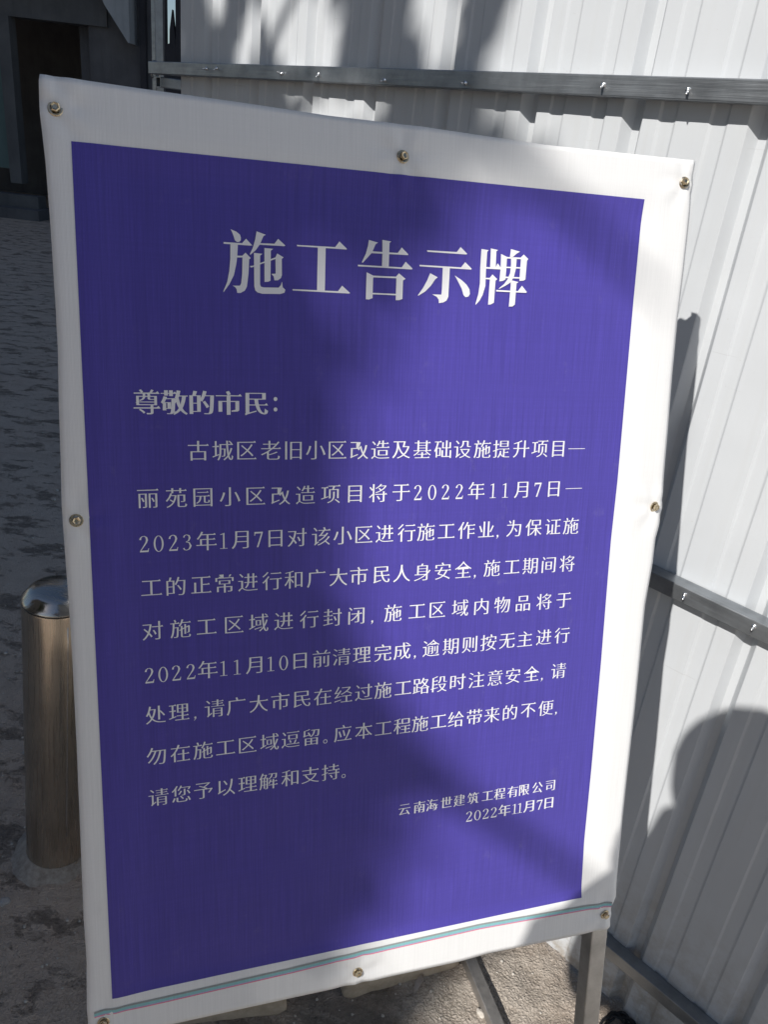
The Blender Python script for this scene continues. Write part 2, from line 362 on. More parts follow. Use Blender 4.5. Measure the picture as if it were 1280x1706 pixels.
TITLE = [
 ('施', [[(139.7,64.5),(145.2,66.3),(148.7,68.9),(149.6,71.6),(149.4,74.2),(147.8,75.7),(145.4,75.7),(143.7,74.3),(142.8,71.2),(141.2,67.1)],[(132.9,76.7),(150.7,76.6),(154.5,72.2),(160.5,78.1),(158.6,78.4),(132.9,78.3)],[(139.4,77.9),(146.6,77.7),(145.9,89.1),(144.9,96.5),(142.5,106.9),(138.0,115.7),(132.3,123.5),(132.2,122.3),(136.0,113.5),(138.1,103.1),(139.2,91.7)],[(145.3,88.5),(150.9,88.2),(153.9,85.2),(159.0,90.0),(157.4,91.2),(156.7,105.0),(155.1,117.1),(153.0,121.0),(148.8,123.3),(145.6,123.4),(145.0,119.9),(143.6,118.0),(141.1,116.8),(148.3,116.4),(149.5,114.0),(150.5,105.3),(150.9,89.9),(145.3,90.2)],[(164.7,64.7),(173.8,67.4),(171.4,68.7),(168.1,76.3),(163.9,82.3),(158.6,87.0),(158.0,86.3),(161.0,80.2),(163.4,72.1)],[(168.3,75.5),(182.2,75.1),(185.8,70.3),(192.9,76.0),(192.2,76.8),(167.5,77.0)],[(162.0,84.9),(170.5,85.3),(168.1,87.1),(168.0,114.2),(168.9,116.4),(171.6,116.9),(186.5,116.4),(188.7,113.7),(189.7,110.4),(190.6,115.9),(193.2,118.2),(192.3,121.1),(188.0,122.5),(170.4,123.1),(165.6,122.1),(163.2,120.2),(162.3,116.2)],[(172.3,79.7),(181.0,80.0),(178.6,81.9),(178.3,110.2),(175.9,111.4),(172.4,111.7)],[(158.2,97.4),(160.9,97.0),(183.1,87.9),(184.9,84.1),(191.3,87.4),(189.5,89.0),(189.7,104.3),(188.6,107.3),(185.6,109.5),(182.2,109.7),(181.3,105.9),(179.2,103.7),(183.4,103.2),(183.2,89.4),(159.7,98.8),(158.5,98.6)]]),
 ('工', [[(204.5,74.7),(243.7,74.3),(248.0,68.6),(255.9,75.2),(255.5,75.9),(204.8,76.0)],[(225.8,75.3),(233.9,74.9),(233.6,118.1),(225.5,118.3)],[(200.4,117.1),(247.3,116.9),(251.6,111.3),(260.2,118.1),(259.2,118.7),(200.6,118.5)]]),
 ('告', [[(278.9,65.1),(288.8,67.1),(286.2,68.8),(282.5,77.3),(273.0,87.7),(271.8,87.3),(276.0,78.6),(278.1,70.8)],[(293.3,64.1),(303.0,65.1),(301.0,66.6),(300.9,90.8),(293.5,91.2),(293.7,79.3)],[(282.8,75.9),(310.2,75.8),(314.5,70.2),(321.8,76.4),(321.5,77.3),(282.2,77.8)],[(267.7,89.9),(315.1,89.8),(319.2,84.0),(327.0,90.3),(326.4,91.3),(268.0,91.5)],[(277.2,96.8),(285.0,99.9),(284.3,102.7),(284.3,122.1),(280.4,123.6),(277.0,123.5)],[(283.7,99.7),(310.2,99.4),(310.2,101.0),(283.8,101.5)],[(309.2,99.2),(312.2,95.9),(319.7,101.1),(316.9,102.9),(316.9,121.5),(313.3,122.8),(309.5,123.0),(309.6,102.6)],[(283.9,116.8),(310.1,116.6),(310.2,118.1),(283.9,118.3)]]),
 ('示', [[(342.3,71.1),(376.1,70.8),(380.3,65.5),(388.2,71.8),(387.5,72.6),(342.9,72.7)],[(334.6,86.1),(381.8,86.0),(386.4,80.4),(394.3,86.7),(393.7,87.6),(335.0,87.7)],[(360.9,86.8),(369.0,86.5),(368.7,116.9),(366.8,120.8),(363.4,122.8),(358.2,123.8),(357.7,120.2),(355.5,117.5),(350.2,115.2),(360.6,115.0),(361.0,109.2)],[(346.9,93.8),(355.7,97.6),(353.0,99.6),(348.1,106.7),(342.2,112.6),(334.5,117.4),(334.1,116.7),(339.3,109.6),(343.8,101.4)],[(375.0,94.7),(383.3,99.0),(389.2,103.4),(392.7,107.9),(393.6,112.6),(392.0,115.5),(388.5,116.3),(386.1,114.2),(383.8,108.0),(379.2,100.8)]]),
 ('牌', [[(404.5,65.9),(413.1,66.6),(411.5,68.3),(411.2,88.3),(411.4,103.5),(408.7,113.1),(405.5,119.0),(401.1,123.8),(400.8,122.7),(403.6,112.1),(404.8,100.6),(404.2,85.0)],[(415.5,64.6),(424.2,65.7),(422.2,67.3),(422.5,84.5),(415.8,84.6)],[(411.0,83.9),(422.1,83.8),(424.7,79.4),(429.4,84.5),(428.8,85.5),(411.1,85.7)],[(410.9,95.1),(415.9,94.9),(419.1,91.2),(425.1,95.8),(423.1,97.5),(422.6,120.5),(418.7,122.6),(415.7,122.9),(416.1,103.2),(416.3,96.6),(411.0,96.5)],[(427.9,69.5),(435.2,72.1),(435.2,83.2),(434.9,95.6),(431.7,97.3),(427.7,97.9),(428.3,83.6)],[(439.3,63.7),(450.5,65.8),(446.6,68.0),(442.4,71.7),(438.7,71.9)],[(434.4,72.2),(451.6,71.8),(455.1,68.4),(461.1,72.8),(459.5,74.5),(459.0,94.3),(456.7,95.7),(451.7,96.2),(452.0,73.5),(434.5,73.8)],[(434.4,82.3),(452.7,81.8),(452.8,83.3),(434.5,83.7)],[(434.3,92.6),(452.7,92.3),(452.7,93.8),(434.4,94.2)],[(439.9,72.2),(446.9,71.8),(446.6,83.8),(444.6,92.8),(440.6,98.8),(435.0,102.3),(427.9,105.8),(427.3,105.4),(433.4,100.4),(437.4,95.1),(439.9,88.6),(440.4,79.7)],[(424.2,107.0),(450.6,107.0),(455.2,101.1),(461.6,107.4),(460.9,108.4),(424.4,108.7)],[(441.2,95.9),(450.9,97.5),(448.4,99.0),(447.9,121.3),(445.2,123.5),(440.7,123.9),(441.4,102.0)]]),
]
EDGE_L = [(-21.6, -51.5), (-23.9, -43.5), (-24.9, -26.6), (-24.5, -10.5), (-22.4, 22.9), (-21.0, 80.1), (-20.4, 151.7), (-20.5, 191.3), (-22.1, 235.2), (-23.3, 292.3), (-24.6, 335.0), (-24.2, 364.3), (-22.8, 436.1), (-22.5, 495.8), (-22.8, 588.0), (-24.1, 694.4), (-25.2, 784.9), (-24.6, 841.4), (-27.1, 902.5), (-26.5, 939.0)]
EDGE_R = [(663.9, -45.1), (664.4, 26.3), (663.7, 77.1), (662.0, 131.4), (662.4, 193.4), (663.9, 258.8), (664.8, 326.9), (666.7, 349.6), (665.5, 373.2), (661.7, 393.8), (661.3, 424.8), (656.3, 479.7), (656.3, 540.2), (656.3, 623.1), (654.8, 708.7), (654.2, 773.9), (654.5, 868.6), (655.5, 896.7), (650.2, 912.5), (651.8, 946.0)]
EDGE_T = [(-21.6, -51.5), (63.8, -49.6), (150.8, -48.2), (233.7, -46.1), (330.1, -46.6), (469.1, -43.5), (619.6, -45.3), (663.3, -46.3)]
EDGE_B = [(-26.5, 939.0), (51.2, 940.8), (259.4, 943.7), (426.7, 946.0), (464.2, 943.8), (568.9, 946.8), (652.0, 947.9)]
SCREWS = [(-11.8, -25.1), (311.9, -16.6), (650.9, -21.5), (-11.9, 344.4), (653.6, 353.7), (286.0, 928.0), (639.1, 924.2), (-10.4, 918.9)]
STRIPE_C = [(-25.4, 899.8), (-0.2, 901.9), (199.3, 895.6), (273.6, 889.2), (367.8, 888.8), (450.4, 884.5), (612.4, 902.5), (645.1, 907.7)]
PANEL = [(-0.3, 0.8), (600.0, -1.2), (600.1, 890.7), (0.2, 890.2)]
PANELEDGE_R = [(600.0, -1.2), (597.7, 110.0), (598.3, 320.1), (594.0, 394.3), (597.2, 550.6), (596.3, 700.0), (593.2, 804.2), (600.1, 890.7)]

# ================================================================== ground
def ground_h(x, y):
    p = Vector((x, y, 0))
    return 0.006 * noise.noise(p * 2.1) + 0.004 * noise.noise(p * 7) 
def axis(lo, hi, f0, f1, fine, coarse):
    out = [f0 + i * fine for i in range(int((f1 - f0) / fine) + 1)]
    s = fine; x = out[-1]
    while x < hi:
        s = min(s * 1.35, coarse); x += s; out.append(x)
    s = fine; x = out[0]; left = []
    while x > lo:
        s = min(s * 1.35, coarse); x -= s; left.append(x)
    return left[::-1] + out
gx = axis(-220, 220, -1.05, 0.9, 0.0062, 25); gy = axis(-120, 260, 0.86, 1.55, 0.0062, 25)
gv = []; gxa = np.array(gx); gya = np.array(gy)
for y in gy:
    fy = 0.8 < y < 2.6
    for x in gx:
        z = ground_h(x, y) if abs(x) < 12 and -6 < y < 20 else 0
        if fy and -1.3 < x < 1.1:
            q = Vector((x, y, 0.0))
            w = noise.noise(q * 34)
            z += 0.0040 * noise.turbulence(q * 70 + Vector((w, 0, 0)), 2, True) + .0030 * w + .004 * noise.noise(q * 15)
        gv.append((x, y, z))
nx = len(gx)
gf = [(j * nx + i, j * nx + i + 1, (j + 1) * nx + i + 1, (j + 1) * nx + i) for j in range(len(gy) - 1) for i in range(nx - 1)]
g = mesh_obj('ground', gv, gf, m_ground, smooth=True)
tag(g, 'rough weathered concrete ground, sunlit under the sign and shaded at left', kind='structure')

# small grit lying about: nobody could count it
def rock(bm, c, r, seed, flat=.6, sub=1):
    rr = bmesh.ops.create_icosphere(bm, subdivisions=sub, radius=r)
    for v in rr['verts']:
        d = noise.noise(v.co.normalized() * 1.3 + Vector((seed * 3.1, seed, 0)))
        v.co *= (1 + .45 * d); v.co.z *= flat
        v.co += Vector(c)
bm = bmesh.new()
for i in range(2100):
    if i < 1300: x, y = rng.uniform(-1.3, .75), rng.uniform(.85, 2.4)
    else: x, y = rng.uniform(-5, -.4), rng.uniform(1.5, 8)
    r = rng.uniform(.0012, .0042) * (1 if i < 1300 else 1.9) * (1.9 if i % 17 == 0 else 1)
    rock(bm, (x, y, ground_h(x, y) + .002), r, i, .7, 1)
tag(bm_obj('grit', bm, m_pebble, smooth=True), 'scattered pale grit lying on the rough concrete', kind='stuff')

def stone(name, x, y, sx, sy, sz, rot, mat, label, cat, seed):
    bm = bmesh.new(); r = bmesh.ops.create_icosphere(bm, subdivisions=3, radius=1)
    for v in r['verts']:
        d = noise.noise(v.co * 1.2 + Vector((seed, 0, seed))) * .35 + noise.noise(v.co * 4 + Vector((seed, 2, 0))) * .1
        v.co *= 1 + d
        v.co = Vector((v.co.x * sx, v.co.y * sy, v.co.z * sz))
    o = bm_obj(name, bm, mat, smooth=True)
    o.location = (x, y, ground_h(x, y) + sz * .6); o.rotation_euler = (0, 0, rot)
    return tag(o, label, cat)
stone('stone', -.835, 1.56, .024, .016, .013, .4, m_stone, 'rounded grey stone lying left of the steel bollard', 'stone', 3)
stone('stone_shard', -.80, 1.70, .028, .011, .018, 1.0, m_stone, 'pale upright stone shard just behind the left side of the bollard', 'stone', 8)
stone('stone_chip', .302, 1.010, .011, .006, .006, 2.2, m_pebble, 'pale stone chip in the sun beside the sign foot bar', 'stone', 5)
stone('stone', -.70, 1.13, .011, .009, .008, 0, m_stone, 'small pale stone at the foot of the bollard collar', 'stone', 14)

# dry leaf below the banner edge
lv = []; lf = []
for i in range(9):
    t = i / 8; wd = .0055 * math.sin(math.pi * min(1, t * .96 + .02)) ** .8
    for j in (-1, 0, 1): lv.append((t * .044 - .022, j * wd, .004 + .006 * math.sin(t * 3) + (.003 if j else 0)))
for i in range(8):
    for j in range(2): k = i * 3 + j; lf.append((k, k + 3, k + 4, k + 1))
o = mesh_obj('dry_leaf', lv, lf, m_dryleaf, smooth=True)
sm = o.modifiers.new('thick', 'SOLIDIFY'); sm.thickness = .0006
o.location = (.177, 1.05, .006); o.rotation_euler = (0, 0, math.radians(66))
tag(o, 'curled dry leaf lying in front of the long grey brick below the sign', 'leaf')

# bricks lying under the sign
def brick(x, y, L, W, Hh, rot, label, seed):
    bm = bmesh.new(); box(bm, (-L / 2, -W / 2, 0), (L / 2, W / 2, Hh))
    bmesh.ops.subdivide_edges(bm, edges=bm.edges[:], cuts=12, use_grid_fill=True)
    for v in bm.verts:
        q = v.co * 1.0
        ex = min(L / 2 - abs(q.x), .02); ey = min(W / 2 - abs(q.y), .02); ez = min(Hh - q.z, .02)
        edges_near = sorted((ex, ey, ez))[:2]
        wear = max(0, .006 - (edges_near[0] + edges_near[1])) * .9
        n = noise.noise(q * 40 + Vector((seed, 0, 0)))
        d = Vector((q.x / L, q.y / W, (q.z - Hh / 2) / Hh)).normalized()
        v.co -= d * (wear * (1 + n) + .0022 * n + .0018 * noise.noise(q * 110))
    o = bm_obj('brick', bm, m_brick, smooth=True)
    o.location = (x, y, .001); o.rotation_euler = (math.radians(random.uniform(-1.5, 1.5)), 0, rot)
    return tag(o, label, 'brick', 'old bricks lying under the sign')
ra = math.atan2(.341, .94)
brick(.128, 1.098, .25, .095, .045, ra + .05, 'long greyish old brick under the right half of the sign beside the dry leaf', 2)
brick(-.205, .988, .24, .10, .048, ra - .12, 'brown old brick below the left half of the sign, its end cut square', 7)

# ================================================================== corrugated steel fence
FX, FY = Vector((.71675626, -.69732379, 0)), Vector((.69732379, .71675626, 0))
F0 = Vector((.80901, .83157, 0))
FM = Matrix(((FX.x, FY.x, 0, F0.x), (FX.y, FY.y, 0, F0.y), (0, 0, 1, 0), (0, 0, 0, 1)))
fence = empty('metal_fence', FM, 'white corrugated steel hoarding fence with galvanised rails behind the sign, in sun and leaf shadow', 'fence')
PITCH = .195
def prof_points(a, b):
    """fence profile: x, depth into the sheet, for x in a..b (x runs right as seen from the camera)"""
    out = []
    k0 = int((a + .711) / PITCH) - 2
    for k in range(k0, k0 + int((b - a) / PITCH) + 5):
        c = -.711 + PITCH * k                                  # valley centre
        for dx, d in ((-.0185, 0), (-.0175, .0008), (-.0068, .0172), (-.0055, .018), (.0055, .018), (.0068, .0172), (.0175, .0008), (.0185, 0),
                      (.042, 0), (.0455, .0022), (.0475, .0026), (.066, .0026), (.068, .0022), (.0715, 0),
                      (.121, 0), (.1245, .0022), (.1265, .0026), (.144, .0026), (.146, .0022), (.1495, 0)):
            x = c + dx
            if a < x < b: out.append((x, d))
    out = sorted(set(out))
    def dep(x):
        o = sorted(out, key=lambda q: abs(q[0] - x))[0]; return o[1]
    return [(a, dep(a))] + out + [(b, dep(b))]
def sheet(x0, x1, off, seed, z0=.012, z1=2.42):
    P = prof_points(x0, x1); zs = np.linspace(z0, z1, 26); V = []; Fc = []
    for z in zs:
        for x, d in P:
            wob = .0016 * noise.noise(Vector((x * 5 + seed, z * 1.4, seed))) + .0008 * noise.noise(Vector((x * 14, z * 5, seed)))
            V.append((x, d + off + wob, z))
    n = len(P)
    for j in range(len(zs) - 1):
        for i in range(n - 1):
            k = j * n + i; Fc.append((k, k + 1, k + n + 1, k + n))
    # folded edge at the left end
    o = mesh_obj('sheet', V, Fc, m_fence, fence, smooth=False)
    m = o.modifiers.new('thick', 'SOLIDIFY'); m.thickness = .0007; m.offset = 1
    return o
seams = [-2.009, -1.545, -.748, .045, .838, 1.631, 2.42]
for i in range(len(seams) - 1):
    sheet(seams[i] - (.012 if i else 0), seams[i + 1] + .006, .0016 * (i % 2), i * 3.7)
RT_ = .028
def rail(z, label=None, x0=-2.118, x1=2.42):
    bm = bmesh.new()
    hollow_tube(bm, (x0, -RT_ / 2 - .0015, z), (x1, -RT_ / 2 - .0015, z), RT_, RT_, (0, 0, 1))
    o = bm_obj('rail', bm, m_rail, fence)
    if label: o['label'] = label
    return o
rail(1.638); rail(.932); rail(.151); rail(2.30)
# end post with weld plates
bm = bmesh.new(); hollow_tube(bm, (-2.142, .010, 0), (-2.142, .010, 2.44), .022, .022, (0, 1, 0), .002, .002)
post = bm_obj('post', bm, m_rail, fence)
bm = bmesh.new(); hollow_tube(bm, (2.44, .012, 0), (2.44, .012, 2.44), .04, .04, (0, 1, 0), .002, .003); bm_obj('post', bm, m_rail, fence)
for z in (1.638, .932, .151, 2.30):                              # ragged weld bead where rail meets post
    bm = bmesh.new()
    pts = [(-2.122 + .004 * noise.noise(Vector((t * 3, z, 0))), -.008 + .012 * math.cos(t), z - .004 + .020 * math.sin(t)) for t in np.linspace(-1.2, 4.2, 14)]
    tube_path(bm, pts, [.0035 + .0015 * noise.noise(Vector((i, z * 5, 2))) for i in range(14)], 6)
    bm_obj('weld', bm, m_rail, post, True)
bm = bmesh.new(); hollow_tube(bm, (-2.060, -.034, 1.606), (-2.060, .03, 1.606), .024, .024, (0, 0, 1), .002, .002); bm_obj('tube_stub', bm, m_rail, fence)
# self-drilling screw tips poking through the rails
tipm = None
def screw_tip(x, z, ang):
    global tipm
    if tipm is None:
        bm = bmesh.new(); lathe(bm, [(0, -.001), (.0035, -.001), (.0042, 0), (.0034, .0012), (.0019, .0014), (.0021, .006), (.0016, .0095), (0, .013)], 10)
        tipm = bm_obj('screw_tip', bm, m_tip, fence, True); o = tipm
    else:
        o = tipm.copy(); COL.objects.link(o)
    o.location = (x, -RT_ - .0016, z); o.rotation_euler = (math.radians(90 + ang), 0, math.radians(ang * .7))
for x, z, a in ((-1.84, 1.64, 8), (-1.796, 1.641, 20), (-1.546, 1.636, -10), (-1.421, 1.637, 28), (-1.225, 1.632, 12), (-1.024, 1.633, 4), (-.752, 1.638, 22), (-.616, 1.636, 30), (-.33, 1.637, 10), (-.05, 1.639, 14),
                (-.42, .934, 24), (-.308, .936, 8), (-.1, .932, 16), (.12, .935, 10), (-.157, .168, 20), (-.40, .155, 14), (.1, .152, 8)):
    screw_tip(x, z, a)

# coil of black cable lying at the foot of the fence
bm = bmesh.new(); pts = []
for i in range(150):
    t = i / 149 * 2 * math.pi * 4.2; r = .026 + .006 * math.sin(i * .21) + .004 * math.sin(i * .77)
    pts.append((r * math.cos(t) * 1.15, r * math.sin(t), .004 + .012 * i / 149 + .006 * math.sin(i * .33)))
tube_path(bm, pts, .0026, 8)
o = bm_obj('cable_coil', bm, m_rubber, smooth=True); o.location = (.575, 1.005, .003)
tag(o, 'small tangled coil of black cable on the ground below the lowest fence rail', 'cable')

# ================================================================== the notice board
SH, SU, SN = Vector((.94002629, .34110201, 0)), Vector((-.08289727, .22845252, .97001933)), Vector((.33087554, -.91184367, .24302779))
SO = Vector((-.31441753, .76475026, 1.50194))
VB = 1.546                                                       # distance down the board from the print's top edge to the ground
base = SO - SU * VB
SM = Matrix(((SH.x, SU.x, SN.x, base.x), (SH.y, SU.y, SN.y, base.y), (SH.z, SU.z, SN.z, base.z), (0, 0, 0, 1)))
SMi = SM.inverted()
board = empty('notice_board', SM, 'leaning steel framed construction notice board with a violet blue printed banner and white Chinese text', 'notice board')

def interp(tab, t, i, j):
    a = np.array(tab); o = np.argsort(a[:, i]); return float(np.interp(t, a[o, i], a[o, j]))
U0, U1, V0, V1 = -.0245, .658, -.0465, .944
def sag(u, v):
    """height of the stretched vinyl above the frame's front plane"""
    def step(x, a, b):
        t = min(1, max(0, (x - a) / (b - a))); return t * t * (3 - 2 * t)
    inner = step(u, .004, .05) * step(.634 - u, .004, .05) * step(v, -.012, .030) * step(.905 - v, .004, .03)
    w = .0035 - .0042 * inner
    w += .0011 * noise.noise(Vector((u * 3.2, v * 2.3, 1.3))) * inner + .0005 * noise.noise(Vector((u * 8, v * 5, 4))) 
    for su, sv in SCR:                                            # puckers round the screws
        d = math.hypot(u - su, v - sv)
        if d < .09:
            a = math.atan2(v - sv, u - su)
            w += (-.0016 * math.exp(-(d / .009) ** 2)) + .0010 * math.sin(a * 5 + su * 40) * math.exp(-((d - .018) / .016) ** 2)
    # drape folds at the upper left corner
    d = math.hypot(u + .016, (v + .036))
    w += .0016 * math.sin((v * .8 - u * .9) * 260) * math.exp(-(d / .022) ** 2)
    return w
SCR = [(-.0118, -.0251), (.3119, -.0166), (.6509, -.0215), (-.0119, .3444), (.6536, .3537), (.286, .928), (.6391, .9242), (-.0104, .9189)]
def loc(u, v, w): return (u, VB - v, w)

# banner sheet with its own hand-cut outline, wrapped back round the frame
nu, nv = 130, 190
V = []; Fc = []
for j in range(nv + 1):
    tv = j / nv
    vv = V0 + (V1 - V0) * tv
    ul = interp(EDGE_L, vv * 1000, 1, 0) / 1000; ur = interp(EDGE_R, vv * 1000, 1, 0) / 1000
    for i in range(-2, nu + 3):
        tu = min(1, max(0, i / nu)); u = ul + (ur - ul) * tu
        vt = interp(EDGE_T, u * 1000, 0, 1) / 1000; vb = interp(EDGE_B, u * 1000, 0, 1) / 1000
        v = vt + (vb - vt) * tv
        e = min(u - ul, ur - u)
        w = sag(u, v) - .0022 * math.exp(-e / .0022)
        if i < 0: w -= .009 * -i; u += .0012 * -i - .0006
        if i > nu: w -= .009 * (i - nu); u -= .0012 * (i - nu) - .0006
        V.append(loc(u, v, w))
n = nu + 5
for j in range(nv):
    for i in range(n - 1):
        k = j * n + i; Fc.append((k, k + n, k + n + 1, k + 1))
# turned over at top and bottom
for row, dv in ((0, 1), (nv, -1)):
    s0 = len(V)
    for kk in (1, 2):
        for i in range(n):
            p = V[row * n + i]; V.append((p[0], p[1] - dv * .0008 * kk, p[2] - .008 * kk))
    for kk in (0, 1):
        for i in range(n - 1):
            a = (row * n + i) if kk == 0 else s0 + i
            b = s0 + (0 if kk == 0 else n) + i
            f = (a, a + 1, b + 1, b) if row == 0 else (a, b, b + 1, a + 1)
            Fc.append(f)
banner = mesh_obj('banner', V, Fc, m_white, board, smooth=True)

def patch(name, quad, nu_, nv_, lift, mat, edge_r=None):
    """print conforming to the banner: quad (u0,v0,u1,v1) in metres"""
    V = []; Fc = []
    for j in range(nv_ + 1):
        for i in range(nu_ + 1):
            a, b = i / nu_, j / nv_
            u, v = quad(a, b)
            V.append(loc(u, v, sag(u, v) + lift))
    for j in range(nv_):
        for i in range(nu_):
            k = j * (nu_ + 1) + i; Fc.append((k, k + nu_ + 1, k + nu_ + 2, k + 1))
    return mesh_obj(name, V, Fc, mat, banner, smooth=True)
def qblue(a, b):
    v = .0005 + .8897 * b
    ur = interp(PANELEDGE_R, v * 1000, 1, 0) / 1000
    ur = .6 + (ur - .6) * .35
    return (a * ur, v)
patch('blue_print', qblue, 120, 180, .0004, m_blue)
def qstripe(d0, d1, u0=-.0195, u1=.648):
    def q(a, b):
        u = u0 + (u1 - u0) * a
        s = interp([(-25.4, 900.5), (-.2, 901.2), (199.3, 897.5), (273.6, 893.5), (367.8, 891.5), (450.4, 890.0), (612.4, 902.0), (645.1, 907.0), (660, 909)], u * 1000, 0, 1) / 1000
        s = .55 * s + .45 * .8985
        return (u, s + d0 + (d1 - d0) * b)
    return q
patch('print_stripe', qstripe(.0020, .0043), 60, 2, .0005, m_greyp)
patch('print_stripe', qstripe(.0043, .0072), 60, 2, .0005, m_teal)
patch('print_stripe', qstripe(.0072, .0088), 60, 2, .0005, m_bluegrey)
patch('print_stripe', qstripe(.0088, .0101), 60, 2, .0005, m_pink)

# ---- lettering -------------------------------------------------------------
class Letters:
    def __init__(s): s.v = []; s.f = []
    def poly(s, loops, lift):
        """loops: list of (u, v) outlines (first outer, rest holes or islands)"""
        L3 = [[Vector((x * 100, y * 100, 0)) for x, y in lp] for lp in loops]     # well above the triangulator's merge distance
        tris = tessellate_polygon(L3)
        flat = [p for lp in loops for p in lp]
        b = len(s.v)
        for u, v in flat: s.v.append(loc(u, v, sag(u, v) + lift))
        for t in tris:
            a, c, d = (flat[i] for i in t)
            ar = (c[0] - a[0]) * (d[1] - a[1]) - (c[1] - a[1]) * (d[0] - a[0])
            if abs(ar) < 1e-12: continue
            s.f.append(tuple(b + i for i in (t if ar < 0 else t[::-1])))
    def build(s, name): return mesh_obj(name, s.v, s.f, m_ink, banner)

_outl = {}
def outlines(ch):
    if ch in _outl: return _outl[ch]
    c = bpy.data.curves.new('glyph', 'FONT'); c.body = ch
    o = bpy.data.objects.new('glyph', c); COL.objects.link(o)
    dg = bpy.context.evaluated_depsgraph_get()
    oe = o.evaluated_get(dg); cu = oe.to_curve(dg); res = []
    for sp in cu.splines:
        P = sp.bezier_points; n = len(P); pts = []
        for i in range(n):
            a, b = P[i], P[(i + 1) % n]
            p0, p1, p2, p3 = (np.array(q[:2]) for q in (a.co, a.handle_right, b.co, b.handle_left))
            p2, p3 = p3, p2
            d = p3 - p0; L = np.hypot(*d)
            if L < 1e-6: continue
            dev = max(abs(np.cross(d, p1 - p0)), abs(np.cross(d, p2 - p0))) / L
            k = 1 if dev < .004 else (3 if dev < .02 else 5)
            for t in range(k):
                t /= k; pts.append(tuple((1 - t) ** 3 * p0 + 3 * (1 - t) ** 2 * t * p1 + 3 * (1 - t) * t * t * p2 + t ** 3 * p3))
        if len(pts) > 2: res.append(pts)
    oe.to_curve_clear(); bpy.data.objects.remove(o); bpy.data.curves.remove(c)
    _outl[ch] = res
    return res
def area(p): return .5 * sum(p[i][0] * p[(i + 1) % len(p)][1] - p[(i + 1) % len(p)][0] * p[i][1] for i in range(len(p)))
def song(loops, ax, ay, tick):
    """turn the even strokes of a plain face into thick uprights, hair-thin level strokes and small end ticks"""
    big = max(loops, key=lambda p: abs(area(p))); sg = 1 if area(big) > 0 else -1
    out = []; ticks = []
    for p in loops:
        n = len(p); q = []
        for i in range(n):
            a, b, c = np.array(p[i - 1]), np.array(p[i]), np.array(p[(i + 1) % n])
            e1, e2 = b - a, c - b; l1, l2 = np.hypot(*e1), np.hypot(*e2)
            n1 = np.array((e1[1], -e1[0])) / l1 * sg; n2 = np.array((e2[1], -e2[0])) / l2 * sg
            d1 = ax * n1[0] ** 2 + ay * n1[1] ** 2; d2 = ax * n2[0] ** 2 + ay * n2[1] ** 2
            det = n1[0] * n2[1] - n1[1] * n2[0]
            if abs(det) < .3: m = (n1 * d1 + n2 * d2) / 2
            else: m = np.array((d1 * n2[1] - d2 * n1[1], n1[0] * d2 - n2[0] * d1)) / det
            L = np.hypot(*m); lim = 1.6 * max(abs(ax), abs(ay))
            if L > lim: m *= lim / L
            q.append(tuple(b + m))
        out.append(q)
        if tick:
            for i in range(n):
                z, a, b, c = q[i - 1], q[i], q[(i + 1) % n], q[(i + 2) % n]
                dx, dy = b[0] - a[0], b[1] - a[1]
                nxo = dy * sg
                if nxo > 0 and abs(dx) < .3 * abs(dy) + .004 and abs(dy) < .075:
                    h1, h2 = (a[0] - z[0], a[1] - z[1]), (c[0] - b[0], c[1] - b[1])
                    if abs(h1[1]) < .12 * abs(h1[0]) and abs(h2[1]) < .12 * abs(h2[0]) and min(abs(h1[0]), abs(h2[0])) > .09:
                        x, yt, yb = max(a[0], b[0]), max(a[1], b[1]), min(a[1], b[1])
                        ticks.append([(x - tick * 1.35, yt - .001), (x - tick * .55, yt + tick * .62), (x + tick * .25, yb)])
    return out, ticks
def stroke(cl):
    L = []; R = []
    for i, (x, y, w) in enumerate(cl):
        a, b = cl[max(i - 1, 0)], cl[min(i + 1, len(cl) - 1)]
        dx, dy = b[0] - a[0], b[1] - a[1]; l = math.hypot(dx, dy); nx_, ny_ = -dy / l, dx / l
        L.append((x + nx_ * w, y + ny_ * w * .6)); R.append((x - nx_ * w, y - ny_ * w * .6))
    return [L + R[::-1]]
def ell(cx, cy, rx, ry, n=20): return [(cx + rx * math.cos(2 * math.pi * k / n), cy + ry * math.sin(2 * math.pi * k / n)) for k in range(n)]
